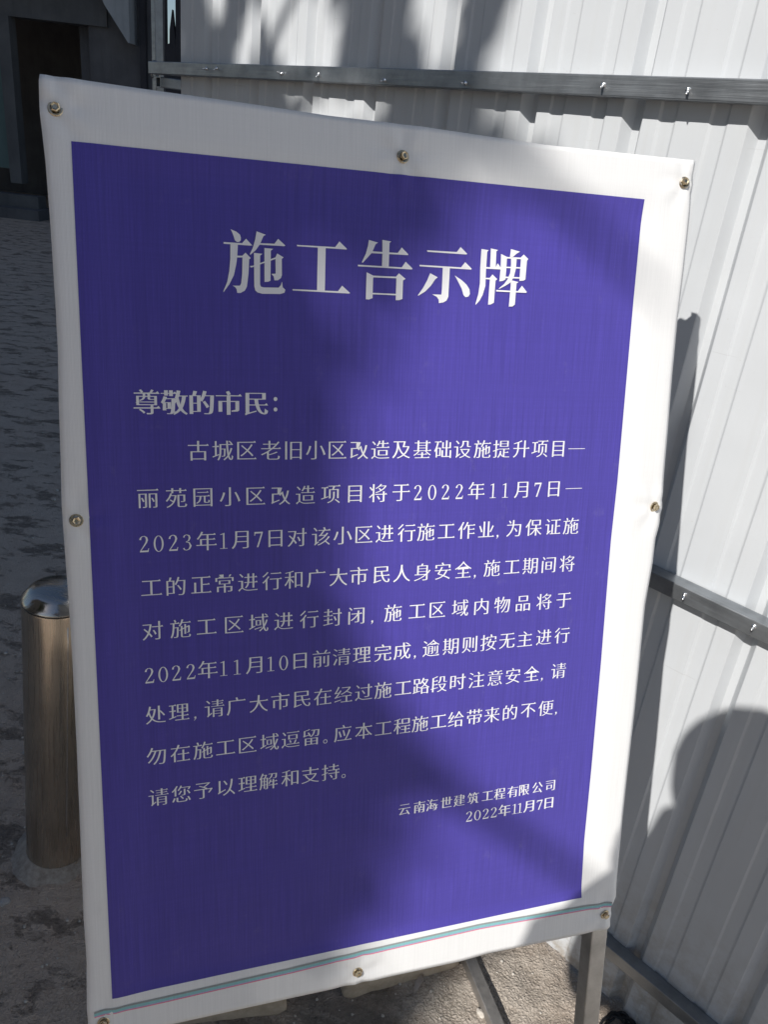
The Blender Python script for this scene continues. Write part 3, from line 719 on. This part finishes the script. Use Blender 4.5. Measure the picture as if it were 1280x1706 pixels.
DIG = {
 '0': [[ell(.25, .36, .215, .375, 28), ell(.25, .36, .135, .345, 28)[::-1]]],
 '1': [[[(.215, .02), (.290, .02), (.290, .74), (.265, .74), (.10, .675), (.10, .648), (.215, .675)]], [[(.085, 0), (.42, 0), (.42, .026), (.085, .026)]]],
 '2': [stroke([(.08, .56, .045), (.10, .65, .034), (.17, .715, .024), (.26, .725, .026), (.34, .67, .042), (.37, .56, .046), (.33, .43, .040), (.2, .23, .026), (.075, .05, .02)]), [[(.05, 0), (.42, 0), (.445, .17), (.42, .17), (.385, .075), (.06, .07)]]],
 '3': [stroke([(.085, .6, .038), (.11, .68, .026), (.2, .725, .022), (.31, .68, .04), (.34, .57, .044), (.29, .44, .032), (.17, .39, .018)]), stroke([(.17, .385, .018), (.32, .35, .034), (.38, .2, .046), (.32, .06, .036), (.2, .005, .022), (.11, .03, .028), (.07, .11, .038)])],
 '7': [[[(.05, .73), (.44, .73), (.44, .69), (.235, 0), (.155, 0), (.36, .655), (.095, .65), (.075, .55), (.045, .55)]]],
 '—': [[[(-.25, .372), (.75, .372), (.75, .402), (-.25, .402)]]],
 '，': [[ell(.25, .03, .052, .058, 12)], [[(.30, .04), (.285, -.04), (.20, -.125), (.19, -.11), (.245, -.03)]]],
 '。': [[ell(.25, .06, .11, .115, 18), ell(.25, .06, .075, .08, 18)[::-1]]],
 '：': [[ell(.25, .56, .075, .08, 14)], [ell(.25, .16, .075, .08, 14)]],
}
def inside(p, q):
    c = False; x, y = p
    for i in range(len(q)):
        (x1, y1), (x2, y2) = q[i - 1], q[i]
        if (y1 > y) != (y2 > y) and x < (x2 - x1) * (y - y1) / (y2 - y1) + x1: c = not c
    return c
def mostly(h_, l): return sum(inside(p, l) for p in h_) > .6 * len(h_)
def groups_of(o):
    sg = area(max(o, key=lambda p: abs(area(p)))) > 0
    outer = [l for l in o if (area(l) > 0) == sg]; holes = [l for l in o if (area(l) > 0) != sg]
    return [[l] + [h_ for h_ in holes if mostly(h_, l) and abs(area(h_)) < abs(area(l)) and not any(q is not l and mostly(h_, q) and mostly(q, l) for q in outer)] for l in outer]
BAD = []
def fill_ok(o):
    for grp in groups_of(o):
        want = abs(area(grp[0])) - sum(abs(area(h_)) for h_ in grp[1:])
        flat = [p for l in grp for p in l]; got = 0
        for t in tessellate_polygon([[Vector((x, y, 0)) for x, y in l] for l in grp]):
            a, b, c = (flat[i] for i in t); got += abs((b[0] - a[0]) * (c[1] - a[1]) - (b[1] - a[1]) * (c[0] - a[0])) / 2
        if abs(got - want) > .02 * want + 1e-5: return False
    return True
def glyph(LT, ch, cu, cv, em, ax, ay, tick, wide=1.0, lift=.0008):
    k = 0
    if ch in DIG:
        cx = .25
        for lp in DIG[ch]:
            LT.poly([[(cu + (x - cx) * em * wide, cv - (y - .375) * em) for x, y in l] for l in lp], lift + .00005 * k); k += 1
        return
    lo = outlines(ch)
    xs = [x for l in lo for x, y in l]; ys = [y for l in lo for x, y in l]
    cx, cy = (min(xs) + max(xs)) / 2, (min(ys) + max(ys)) / 2
    cy = .5 * cy + .5 * .375
    for fac in (1, .8, .6, .4, .2, 0):
        o, tk = song(lo, ax * fac, ay * fac, 0 if ch == '改' else tick)
        if fill_ok(o): break
    else: print('unfilled glyph', ch)
    for grp in groups_of(o):
        LT.poly([[(cu + (x - cx) * em * wide, cv - (y - cy) * em) for x, y in q] for q in grp], lift)
    for t in tk: LT.poly([[(cu + (x - cx) * em * wide, cv - (y - cy) * em) for x, y in t]], lift + .00005)
STY = {'greet': (.0275, .034, -.018, .09), 'l10': (.0180, .020, -.016, .05), 'l11': (.0190, .022, -.014, .0)}
for key, (s, pos) in TEXT.items():
    em, ax, ay, tick = STY.get(key, (.0232, .0065, -.0145, .07))
    em *= .96
    LT = Letters()
    us = np.array([p[0] for p in pos]); vs = np.array([p[1] for p in pos])
    cf = np.polyfit(us, vs, 1)
    for ch, (u, v) in zip(s, pos):
        v = np.polyval(cf, u)
        if ch in DIG and key not in ('greet',): 
            glyph(LT, ch, u / 1000, v / 1000 + (.0004), em * (1.0 if ch in '—，。' else 1.02), ax, ay, tick, 1.0 if key not in STY else 1.12)
        else: glyph(LT, ch, u / 1000, v / 1000, em, ax, ay, tick, .93 if key == 'l10' else 1.0)
    o = LT.build('lettering')
    o['label'] = {'greet': 'bold white greeting line', 'l10': 'small bold white signature line', 'l11': 'small bold white date line'}.get(key, 'line of fine white body text')
LT = Letters()
for ch, polys in TITLE:
    for k, p in enumerate(polys):
        LT.poly([[(x / 1000, y / 1000) for x, y in p]], .0008 + .00005 * k)
o = LT.build('lettering'); o['label'] = 'large bold white heading of five characters'

# ---- steel frame -------------------------------------------------------------
TW = .025
def fr(name, a, b, mat=m_tube, w=TW, h=TW, upv=(0, 0, 1), hollow=False):
    bm = bmesh.new()
    if hollow: hollow_tube(bm, a, b, w, h, upv, .0015, .002)
    else: bar(bm, a, b, w, h, upv, .0018)
    return bm_obj(name, bm, mat, board)
zc = -TW / 2 - .0016
UL, UR = -.0195 + TW / 2, .6505 - TW / 2
fr('leg', loc(UL, -.044, zc), loc(UL, VB - .027, zc))
fr('leg', loc(UR, -.044, zc), loc(UR, VB - .027, zc))
fr('frame_rail', loc(UL + TW / 2, -.031, zc), loc(UR - TW / 2, -.031, zc), upv=(0, 0, 1))
fr('frame_rail', loc(UL + TW / 2, .925, zc), loc(UR - TW / 2, .925, zc))
fr('frame_rail', loc(UL + TW / 2, .350, zc - .001), loc(UR - TW / 2, .350, zc - .001))
# feet run back along the ground under each leg; rear struts rise from them to the board
def wl(x, y, z): return tuple(SMi @ Vector((x, y, z)))
hb = Vector((-SH.y, SH.x, 0))
for u, fu in ((UL, UL - .004), (UR, UR + .040)):
    p = Vector(SM @ Vector(loc(u, VB - .014, zc)))
    q = SO + SH * fu - SU * 1.5346; q = Vector((q.x, q.y, 0))
    f0 = q - hb * .16; f1 = q + hb * .62
    z = .0155
    bm = bmesh.new(); a = SMi @ Vector((f0.x, f0.y, z)); b = SMi @ Vector((f1.x, f1.y, z))
    upw = (SMi.to_3x3() @ Vector((0, 0, 1)))
    hollow_tube(bm, a, b, TW, TW, upw, .0015, .002); bm_obj('foot', bm, m_foot, board)
    t0 = SMi @ Vector((f1.x, f1.y, z + TW / 2)) - (SMi.to_3x3() @ hb) * .03
    t1 = Vector(loc(fu if fu < .1 else UR + .0, .60, zc - TW))
    bm = bmesh.new(); bar(bm, t0, t1, TW * .8, TW * .8, (1, 0, 0), .0015); bm_obj('strut', bm, m_tube, board)
# hex-head screws that hold the vinyl
proto = None
for i, (u, v) in enumerate(SCR):
    if proto is None:
        bm = bmesh.new()
        lathe(bm, [(0, .0), (.0052, .0), (.0064, .0004), (.0066, .0012), (.0060, .0018), (.0047, .0018)], 28)
        hexr = .0043
        r0 = [bm.verts.new((hexr * math.cos(math.radians(60 * k)), hexr * math.sin(math.radians(60 * k)), .0016)) for k in range(6)]
        r1 = [bm.verts.new((hexr * math.cos(math.radians(60 * k)), hexr * math.sin(math.radians(60 * k)), .0056)) for k in range(6)]
        r2 = [bm.verts.new((hexr * .8 * math.cos(math.radians(60 * k)), hexr * .8 * math.sin(math.radians(60 * k)), .0063)) for k in range(6)]
        r3 = [bm.verts.new((hexr * .45 * math.cos(math.radians(60 * k)), hexr * .45 * math.sin(math.radians(60 * k)), .0056)) for k in range(6)]
        for A_, B_ in ((r0, r1), (r1, r2), (r2, r3)):
            for k in range(6): bm.faces.new((A_[k], A_[(k + 1) % 6], B_[(k + 1) % 6], B_[k]))
        bm.faces.new(r3)
        o = proto = bm_obj('screw', bm, m_screw, board)
    else:
        o = proto.copy(); COL.objects.link(o)
    o.location = loc(u, v, sag(u, v) + .0001)
    o.rotation_euler = (math.radians([6, -5, 10, 4, 12, -4, 9, 3][i]), math.radians([-5, 6, 12, 2, 9, -6, 8, 4][i]), random.uniform(0, 6))
# side bolt on the right leg
o = proto.copy(); COL.objects.link(o); o.location = loc(UR + TW / 2 + .0005, .975, zc); o.rotation_euler = (0, math.pi / 2, 0)

# ================================================================== bollard
tilt = Matrix.Translation((-.647, 1.268, 0)) @ Matrix.Rotation(math.radians(4.1), 4, 'Y')
boll = empty('bollard', tilt, 'brushed stainless steel bollard with a domed cap standing left of the sign', 'bollard')
R = .065
bm = bmesh.new(); lathe(bm, [(R, -.02), (R, .6), (R, .678), (R - .0006, .681)], 96); bm_obj('post', bm, m_inox, boll, True)
bm = bmesh.new(); lathe(bm, [(R - .003, .676), (R - .0005, .683), (R + .0008, .6845), (R + .0008, .687), (R - .004, .692), (.054, .703), (.047, .7085), (.04, .7115), (.025, .715), (.01, .7165), (0, .7168)], 96); bm_obj('cap', bm, m_cap, boll, True)
bm = bmesh.new()
aw = math.radians(-52)
tube_path(bm, [(R * math.cos(aw) * 1.002, R * math.sin(aw) * 1.002, z) for z in np.linspace(.12, .66, 12)], .0012, 6)
o = bm_obj('weld_seam', bm, m_tip, boll, True)
bm = bmesh.new(); lathe(bm, [(R + .0005, .03), (R + .006, .022), (R + .014, .014), (R + .022, .008), (R + .036, -.004)], 64)
for v in bm.verts:
    d = noise.noise(v.co * 26); e = noise.noise(v.co * 90); a = Vector((v.co.x, v.co.y, 0))
    if a.length > R + .003: v.co += a.normalized() * (.010 * d) + Vector((0, 0, .003 * e))
bm_obj('mortar_collar', bm, m_collar, boll, True)

# ================================================================== building at the left, beyond the fence
bld = empty('apartment_building', Matrix.Translation((-8.9, 12, 0)), 'dark rendered building with a recessed ground floor beyond the ground at left', 'building')
def part(name, boxes, mat, parent=bld, bev=0):
    bm = bmesh.new()
    for lo, hi in boxes:
        box(bm, (lo[0] + 8.9, lo[1] - 12, lo[2]), (hi[0] + 8.9, hi[1] - 12, hi[2]))
    return bm_obj(name, bm, mat, parent)
XR = -4.62
part('wall', [((-14, 15.2, 0), (XR, 15.4, 9.2)), ((-14, 12, 3.3), (XR, 12.2, 9.2)), ((-14, 12.2, 0), (-13.8, 15.2, 9.2)), ((XR - .2, 12.2, 0), (XR, 15.2, 9.2))], m_render)
part('end_wall', [((XR + .002, 12, 0), (-3.60, 12.14, 9.2))], m_render)
part('floor_slab', [((-14, 11.7, 3.0), (XR, 15.2, 3.298))], m_pillar)
part('roof', [((-14.3, 11.6, 9.202), (XR + .05, 15.6, 9.4))], m_roof)
part('beam', [((-13.8, 11.95, 2.5), (-4.35, 12.25, 2.998))], m_pillar)
for x in (-12.6, -9.9, -7.6): part('pillar', [((x, 11.98, 0), (x + .32, 12.3, 2.498))], m_pillar)
part('pillar', [((-5.80, 11.9, .45), (-5.64, 12.1, 2.498))], m_pillar)
d = part('door', [((-6.75, 12.1, .62), (-5.84, 12.14, 2.44))], m_door)
part('door_frame', [((-5.835, 12.06, .5), (-5.80, 12.18, 2.49))], m_roof, d)
part('step', [((-7.0, 11.6, 0), (-5.3, 12.1, .14))], m_render)
part('step', [((-6.9, 11.85, .142), (-5.4, 12.1, .30))], m_pillar)
# sloping underside of the stair flight
bm = bmesh.new()
prof = [(-4.42, 3.0), (-4.28, 2.72), (-3.99, 2.33), (-3.97, 2.33), (-3.97, 3.0)]
vs0 = [bm.verts.new((x + 8.9, -.30, z)) for x, z in prof]; vs1 = [bm.verts.new((x + 8.9, .9, z)) for x, z in prof]
bm.faces.new(vs0[::-1]); bm.faces.new(vs1)
for i in range(5): bm.faces.new((vs0[i], vs0[(i + 1) % 5], vs1[(i + 1) % 5], vs1[i]))
bmesh.ops.recalc_face_normals(bm, faces=bm.faces)
bm_obj('stair_flight', bm, m_slab, bld)
part('downpipe', [((-3.90, 11.88, 0), (-3.82, 11.96, 3.0))], m_roof)
for i, x in enumerate((-12.6, -10.2, -7.8, -5.6)):
    for z in (4.1, 6.9):
        w = part('window', [((x, 11.96, z), (x + 1.1, 11.995, z + .06)), ((x, 11.96, z + 1.24), (x + 1.1, 11.995, z + 1.3)), ((x, 11.96, z + .06), (x + .06, 11.995, z + 1.24)), ((x + 1.04, 11.96, z + .06), (x + 1.1, 11.995, z + 1.24)), ((x + .52, 11.96, z + .06), (x + .58, 11.995, z + 1.24))], m_pillar)
        part('pane', [((x + .06, 11.98, z + .06), (x + .52, 11.99, z + 1.24)), ((x + .58, 11.98, z + .06), (x + 1.04, 11.99, z + 1.24))], m_glass, w)
# low gabled shed seen through the slit beside the fence post
shed = empty('shed', Matrix.Translation((-3.455, 12.0, 0)), 'dark outbuilding with a steep pointed gable glimpsed in the slit beside the fence post', 'shed')
bm = bmesh.new()
ga = [(0, 0), (2.6, 0), (2.6, 3.6), (0, 3.6)]
va = [bm.verts.new((x, 0, z)) for x, z in ga]; vb_ = [bm.verts.new((x, 2.0, z)) for x, z in ga]
bm.faces.new(va[::-1]); bm.faces.new(vb_)
for i in range(len(ga)): bm.faces.new((va[i], va[(i + 1) % len(ga)], vb_[(i + 1) % len(ga)], vb_[i]))
bmesh.ops.recalc_face_normals(bm, faces=bm.faces)
bm_obj('wall', bm, m_roof, shed)
bm = bmesh.new(); va = [(-.14, 0), (-.002, 0), (-.002, 2.42), (-.045, 2.79), (-.080, 2.56), (-.084, 2.40), (-.14, 2.38)]
f0 = [bm.verts.new((x, 0, z)) for x, z in va]; f1 = [bm.verts.new((x, .08, z)) for x, z in va]
bm.faces.new(f0[::-1]); bm.faces.new(f1)
for i in range(7): bm.faces.new((f0[i], f0[(i + 1) % 7], f1[(i + 1) % 7], f1[i]))
bmesh.ops.recalc_face_normals(bm, faces=bm.faces); bm_obj('pointed_fin', bm, m_roof, shed)
bm = bmesh.new(); box(bm, (.0, -.1, 3.602), (2.7, 2.1, 3.68)); bm_obj('roof', bm, m_roof, shed)

# ================================================================== behind the camera: what casts the shade
tower = empty('residential_block', Matrix.Translation((-7.2, -8, 0)) @ Matrix.Rotation(-math.radians(31.84), 4, 'Z') @ Matrix.Translation((-4, 0, 0)), 'tall beige residential block standing behind the photographer, out of the picture', 'building')
bm = bmesh.new(); box(bm, (-9, -9, 0), (4.0, 0, 21)); bm_obj('wall', bm, m_beige, tower)
bm = bmesh.new(); box(bm, (-9.3, -9.3, 21.002), (4.02, .3, 21.4)); bm_obj('roof', bm, m_roof, tower)
for i in range(4):
    for j in range(6):
        x, z = -8 + i * 3.0, 1.0 + j * 3.3
        bm = bmesh.new(); box(bm, (x, .002, z), (x + 1.5, .06, z + .07)); box(bm, (x, .002, z + 1.43), (x + 1.5, .06, z + 1.5)); box(bm, (x, .002, z + .07), (x + .07, .06, z + 1.43)); box(bm, (x + 1.43, .002, z + .07), (x + 1.5, .06, z + 1.43))
        w = bm_obj('window', bm, m_pillar, tower)
        bm = bmesh.new(); box(bm, (x + .07, .003, z + .07), (x + 1.43, .02, z + 1.43)); bm_obj('pane', bm, m_glass, w)

# tree whose crown throws the soft shade
SA = Vector((math.cos(SUN_AZ - math.pi), -math.sin(SUN_AZ - math.pi), 0))
SB = SUN.cross(SA).normalized()
if SB.z < 0: SB = -SB
def at(a, b, L): return SA * a + SB * b + SUN * L
EDGE = [(-.36, .05), (-.36, .60), (-.352, .66), (-.318, .80), (-.315, .89), (-.307, .96), (-.310, 1.035), (-.285, 1.075), (-.290, 1.10), (-.345, 1.12), (-.395, 1.145), (-.415, 1.19), (-.425, 1.24), (-.452, 1.30),
        (-.458, 1.40), (-.456, 1.48), (-.444, 1.566), (-.43, 1.64), (-.395, 1.75), (-.42, 1.85), (-.56, 2.0), (-.73, 2.09), (-.735, 2.148), (-.70, 2.20), (-.70, 2.6), (-.8, 3.0)]
HOLES = [  # sunflecks on the fence: (a, b, ra, rb, tilt)
    (-1.553, 2.40, .050, .090, 0), (-1.425, 2.272, .048, .060, .3), (-1.30, 2.30, .062, .11, -.35), (-1.245, 2.235, .060, .08, -.2), (-1.165, 2.25, .040, .12, -.2), (-1.10, 2.125, .14, .038, -.15), (-.868, 2.225, .050, .09, -.2)]
eb = np.array(EDGE)
def shaded(a, b):
    lim = float(np.interp(b, eb[:, 1], eb[:, 0]))
    if a > lim: return 0
    for ha, hb_, ra_, rb_, th in HOLES:
        x, y = a - ha, b - hb_
        x -= y * th
        if (x / ra_) ** 2 + (y / rb_) ** 2 < 1: return 0
    return 1
tree = empty('tree', Matrix.Translation((-3.6, -2.9, 0)), 'leafy tree behind the photographer whose crown shades the left half of the sign', 'tree')
tb = Vector((-3.6, -2.9, 0))
LV = []; LF = []
def leaf(p, r, up_=None):
    n = (SUN + Vector(rng.normal(0, .45, 3))).normalized(); t = n.orthogonal().normalized(); t.rotate(Matrix.Rotation(rng.uniform(0, 6.28), 3, n)); s = n.cross(t)
    b = len(LV)
    for x, y in ((-1, 0), (-.45, .62), (.3, .55), (1, 0), (.3, -.55), (-.45, -.62)): LV.append(tuple(p + t * x * r + s * y * r - tb))
    LF.append(tuple(range(b, b + 6)))
for layer in range(3):
    st = .046
    a = -2.55
    while a < -.15:
        b = .02
        while b < 2.98:
            aa, bb = a + rng.uniform(-.5, .5) * st, b + rng.uniform(-.5, .5) * st
            if shaded(aa, bb):
                d = min([1] + [1 - shaded(aa + dx, bb + dy) * 1.0 for dx, dy in ((.05, 0), (-.05, 0), (0, .05), (0, -.05))])
                near = any(not shaded(aa + dx, bb + dy) for dx, dy in ((.035, 0), (-.035, 0), (0, .035), (0, -.035)))
                leaf(at(aa, bb, (6.6 if bb < 1.95 else 4.6) + rng.uniform(0, 1.2)), .034 if near else .052)
            b += st
        a += st
# crown body away from the sunward slab so that the tree is a tree from elsewhere too
for i in range(5000):
    d = Vector(rng.normal(0, 1, 3)).normalized() * rng.uniform(.5, 1) ** .4
    p = Vector((-4.6 + d.x * 1.5, -4.6 + d.y * 1.5, 6.1 + d.z * 1.5))
    a_, b_ = p.dot(SA), p.dot(SB)
    if a_ < -1.0 and shaded(a_ + .1, b_) and b_ < 2.9 : leaf(p, .07)
tag(mesh_obj('crown', LV, LF, m_leaf, tree), kind='stuff')
bm = bmesh.new()
tube_path(bm, [(0, 0, -.05), (.03, -.02, 1.2), (-.04, .02, 2.6), (-.1, -.1, 3.9), (-.25, -.4, 5.2), (-.5, -.9, 6.4)], [.17, .14, .125, .11, .08, .03], 14)
bm_obj('trunk', bm, m_bark, tree, True)
def limb(p0, p1, p2, r0, r1):
    bm = bmesh.new(); P = []
    for t in np.linspace(0, 1, 8): P.append((1 - t) ** 2 * Vector(p0) + 2 * (1 - t) * t * Vector(p1) + t * t * Vector(p2))
    tube_path(bm, [q - tb for q in P], [r0 + (r1 - r0) * t for t in np.linspace(0, 1, 8)], 8); bm_obj('limb', bm, m_bark, tree, True)
top = tb + Vector((-.1, -.1, 3.9))
limb(top, at(-1.7, 1.0, 6.6), at(-.55, 1.5, 7.2), .06, .012)
limb(top, at(-1.9, 1.2, 6.4), at(-.85, 2.0, 7.0), .05, .01)
limb(top, at(-1.9, 1.8, 6.8), at(-1.6, 2.7, 7.4), .05, .012)
limb(top, at(-1.5, .6, 6.6), at(-.5, .7, 7.2), .05, .012)
limb(at(-1.75, 1.95, 5.4), at(-1.45, 2.16, 4.9), at(-1.24, 2.33, 4.6), .022, .0105)
limb(at(-.62, 1.66, 7.0), at(-.42, 1.725, 7.0), at(-.25, 1.69, 7.2), .034, .006)
limb(at(-.45, 1.10, 6.0), at(-.32, 1.09, 6.0), at(-.10, 1.03, 6.1), .024, .010)
limb(tb + Vector((-.04, .02, 2.9)), at(-1.85, 1.6, 5.2), at(-1.75, 1.95, 5.4), .04, .022)

# ================================================================== the photographer, whose shadow falls on the fence
def skin_mesh(name, verts, edges, radii, mat, parent, sub=2, root=0):
    me = bpy.data.meshes.new(name); me.from_pydata(verts, edges, []); o = bpy.data.objects.new(name, me); COL.objects.link(o)
    s = o.modifiers.new('skin', 'SKIN'); s.use_smooth_shade = True
    for i, r in enumerate(radii):
        q = me.skin_vertices[0].data[i]; q.radius = (r, r) if not hasattr(r, '__len__') else r; q.use_root = (i == root)
    ss = o.modifiers.new('sub', 'SUBSURF'); ss.levels = sub; ss.render_levels = sub
    dg = bpy.context.evaluated_depsgraph_get(); ev = o.evaluated_get(dg)
    nm = bpy.data.meshes.new_from_object(ev); bpy.data.objects.remove(o)
    nm.name = name; nm.materials.clear(); nm.materials.append(mat)
    n = bpy.data.objects.new(name, nm); COL.objects.link(n); n.parent = parent
    return n
PX, PY = -.10, -.36
per = empty('person', Matrix.Translation((PX, PY, 0)), 'person in a dark jacket photographing the sign with a phone', 'person')
def P(x, y, z): return (x - PX, y - PY, z)
bodyv = [P(-.10, -.30, .98), P(-.10, -.30, 1.18), P(-.10, -.28, 1.40), P(-.10, -.25, 1.55), P(-.105, -.20, 1.66),
         P(-.285, -.26, 1.52), P(-.265, -.19, 1.28), P(-.17, -.07, 1.40), P(-.10, -.035, 1.49),
         P(.09, -.26, 1.52), P(.16, -.20, 1.29), P(.13, -.07, 1.40), P(.07, -.035, 1.49),
         P(-.20, -.32, .93), P(-.22, -.30, .52), P(-.23, -.34, .10), P(-.23, -.23, .04),
         P(.0, -.32, .93), P(.03, -.30, .52), P(.04, -.34, .10), P(.05, -.23, .04), P(-.10, -.14, 1.75), P(-.10, -.12, 1.83)]
bodye = [(0, 1), (1, 2), (2, 3), (3, 4), (3, 5), (5, 6), (6, 7), (7, 8), (3, 9), (9, 10), (10, 11), (11, 12), (0, 13), (13, 14), (14, 15), (15, 16), (0, 17), (17, 18), (18, 19), (19, 20), (4, 21), (21, 22)]
bodyr = [.15, .15, .155, .11, .055, .085, .068, .05, .034, .085, .068, .05, .034, .095, .062, .045, .04, .095, .062, .045, .04, .085, .088]
body = skin_mesh('body', bodyv, bodye, bodyr, m_cloth, per)
body.data.materials.append(m_skin); body.data.materials.append(m_trouser)
for f in body.data.polygons:
    c = f.center
    if c.z > 1.68: f.material_index = 1
    elif c.z < .98: f.material_index = 2
    elif c.y + PY > -.055 and c.z > 1.42: f.material_index = 1
bm = bmesh.new(); bmesh.ops.create_icosphere(bm, subdivisions=4, radius=1)
for v in bm.verts:
    n_ = 1 + .05 * noise.noise(v.co * 4) + .03 * noise.noise(v.co * 11)
    v.co = Vector((v.co.x * .112, v.co.y * .112 - .02, v.co.z * (.105 if v.co.z > 0 else .13))) * n_
    if v.co.y > .045 and v.co.z < .03: v.co.y = .045
for v in bm.verts: v.co += Vector(P(-.098, -.14, 1.822))
bm_obj('hair', bm, m_hair, per, True)
bm = bmesh.new(); bmesh.ops.create_icosphere(bm, subdivisions=4, radius=1)
for v in bm.verts: v.co = Vector((v.co.x * .095, v.co.y * .085, v.co.z * .11)) * (1 + .08 * noise.noise(v.co * 3)) + Vector(P(-.150, -.20, 1.672))
bm_obj('shadow_lobe', bm, m_cloth, per, True)  # lobe added beside the neck, shaped to fill out the figure's cast shadow
for sx in (-1, 1):                                               # hands closed round the phone's two ends
    hv, he, hr = [], [], []
    w0 = Vector(P(-.09 if sx < 0 else .07, -.035, 1.49))
    palm = Vector(P(-.01 + sx * .083, -.022, 1.525))
    hv += [tuple(w0), tuple(palm)]; he += [(0, 1)]; hr += [.028, (.018, .030)]
    for k in range(4):
        base_ = palm + Vector((0, .004, -.024 + .017 * k)); kn = base_ + Vector((-sx * .012, .020, .004)); tip = kn + Vector((-sx * (.026 - .003 * abs(k - 1.5)), .003, .001))
        i = len(hv); hv += [tuple(base_), tuple(kn), tuple(tip)]; he += [(1, i), (i, i + 1), (i + 1, i + 2)]; hr += [.009, .008, .007]
    tb_ = palm + Vector((-sx * .012, -.018, -.01)); i = len(hv)
    hv += [tuple(tb_), tuple(tb_ + Vector((-sx * .026, -.006, .012)))]; he += [(1, i), (i, i + 1)]; hr += [.010, .008]
    skin_mesh('hand', hv, he, hr, m_skin, per, 1)
bm = bmesh.new(); box(bm, (-.078, -.0095, -.037), (.078, -.0015, .037), bevel=.003)
ph = bm_obj('phone', bm, m_rubber); ph.location = (-.045, -.012, 1.515)
tag(ph, 'black phone held sideways by the photographer', 'phone')
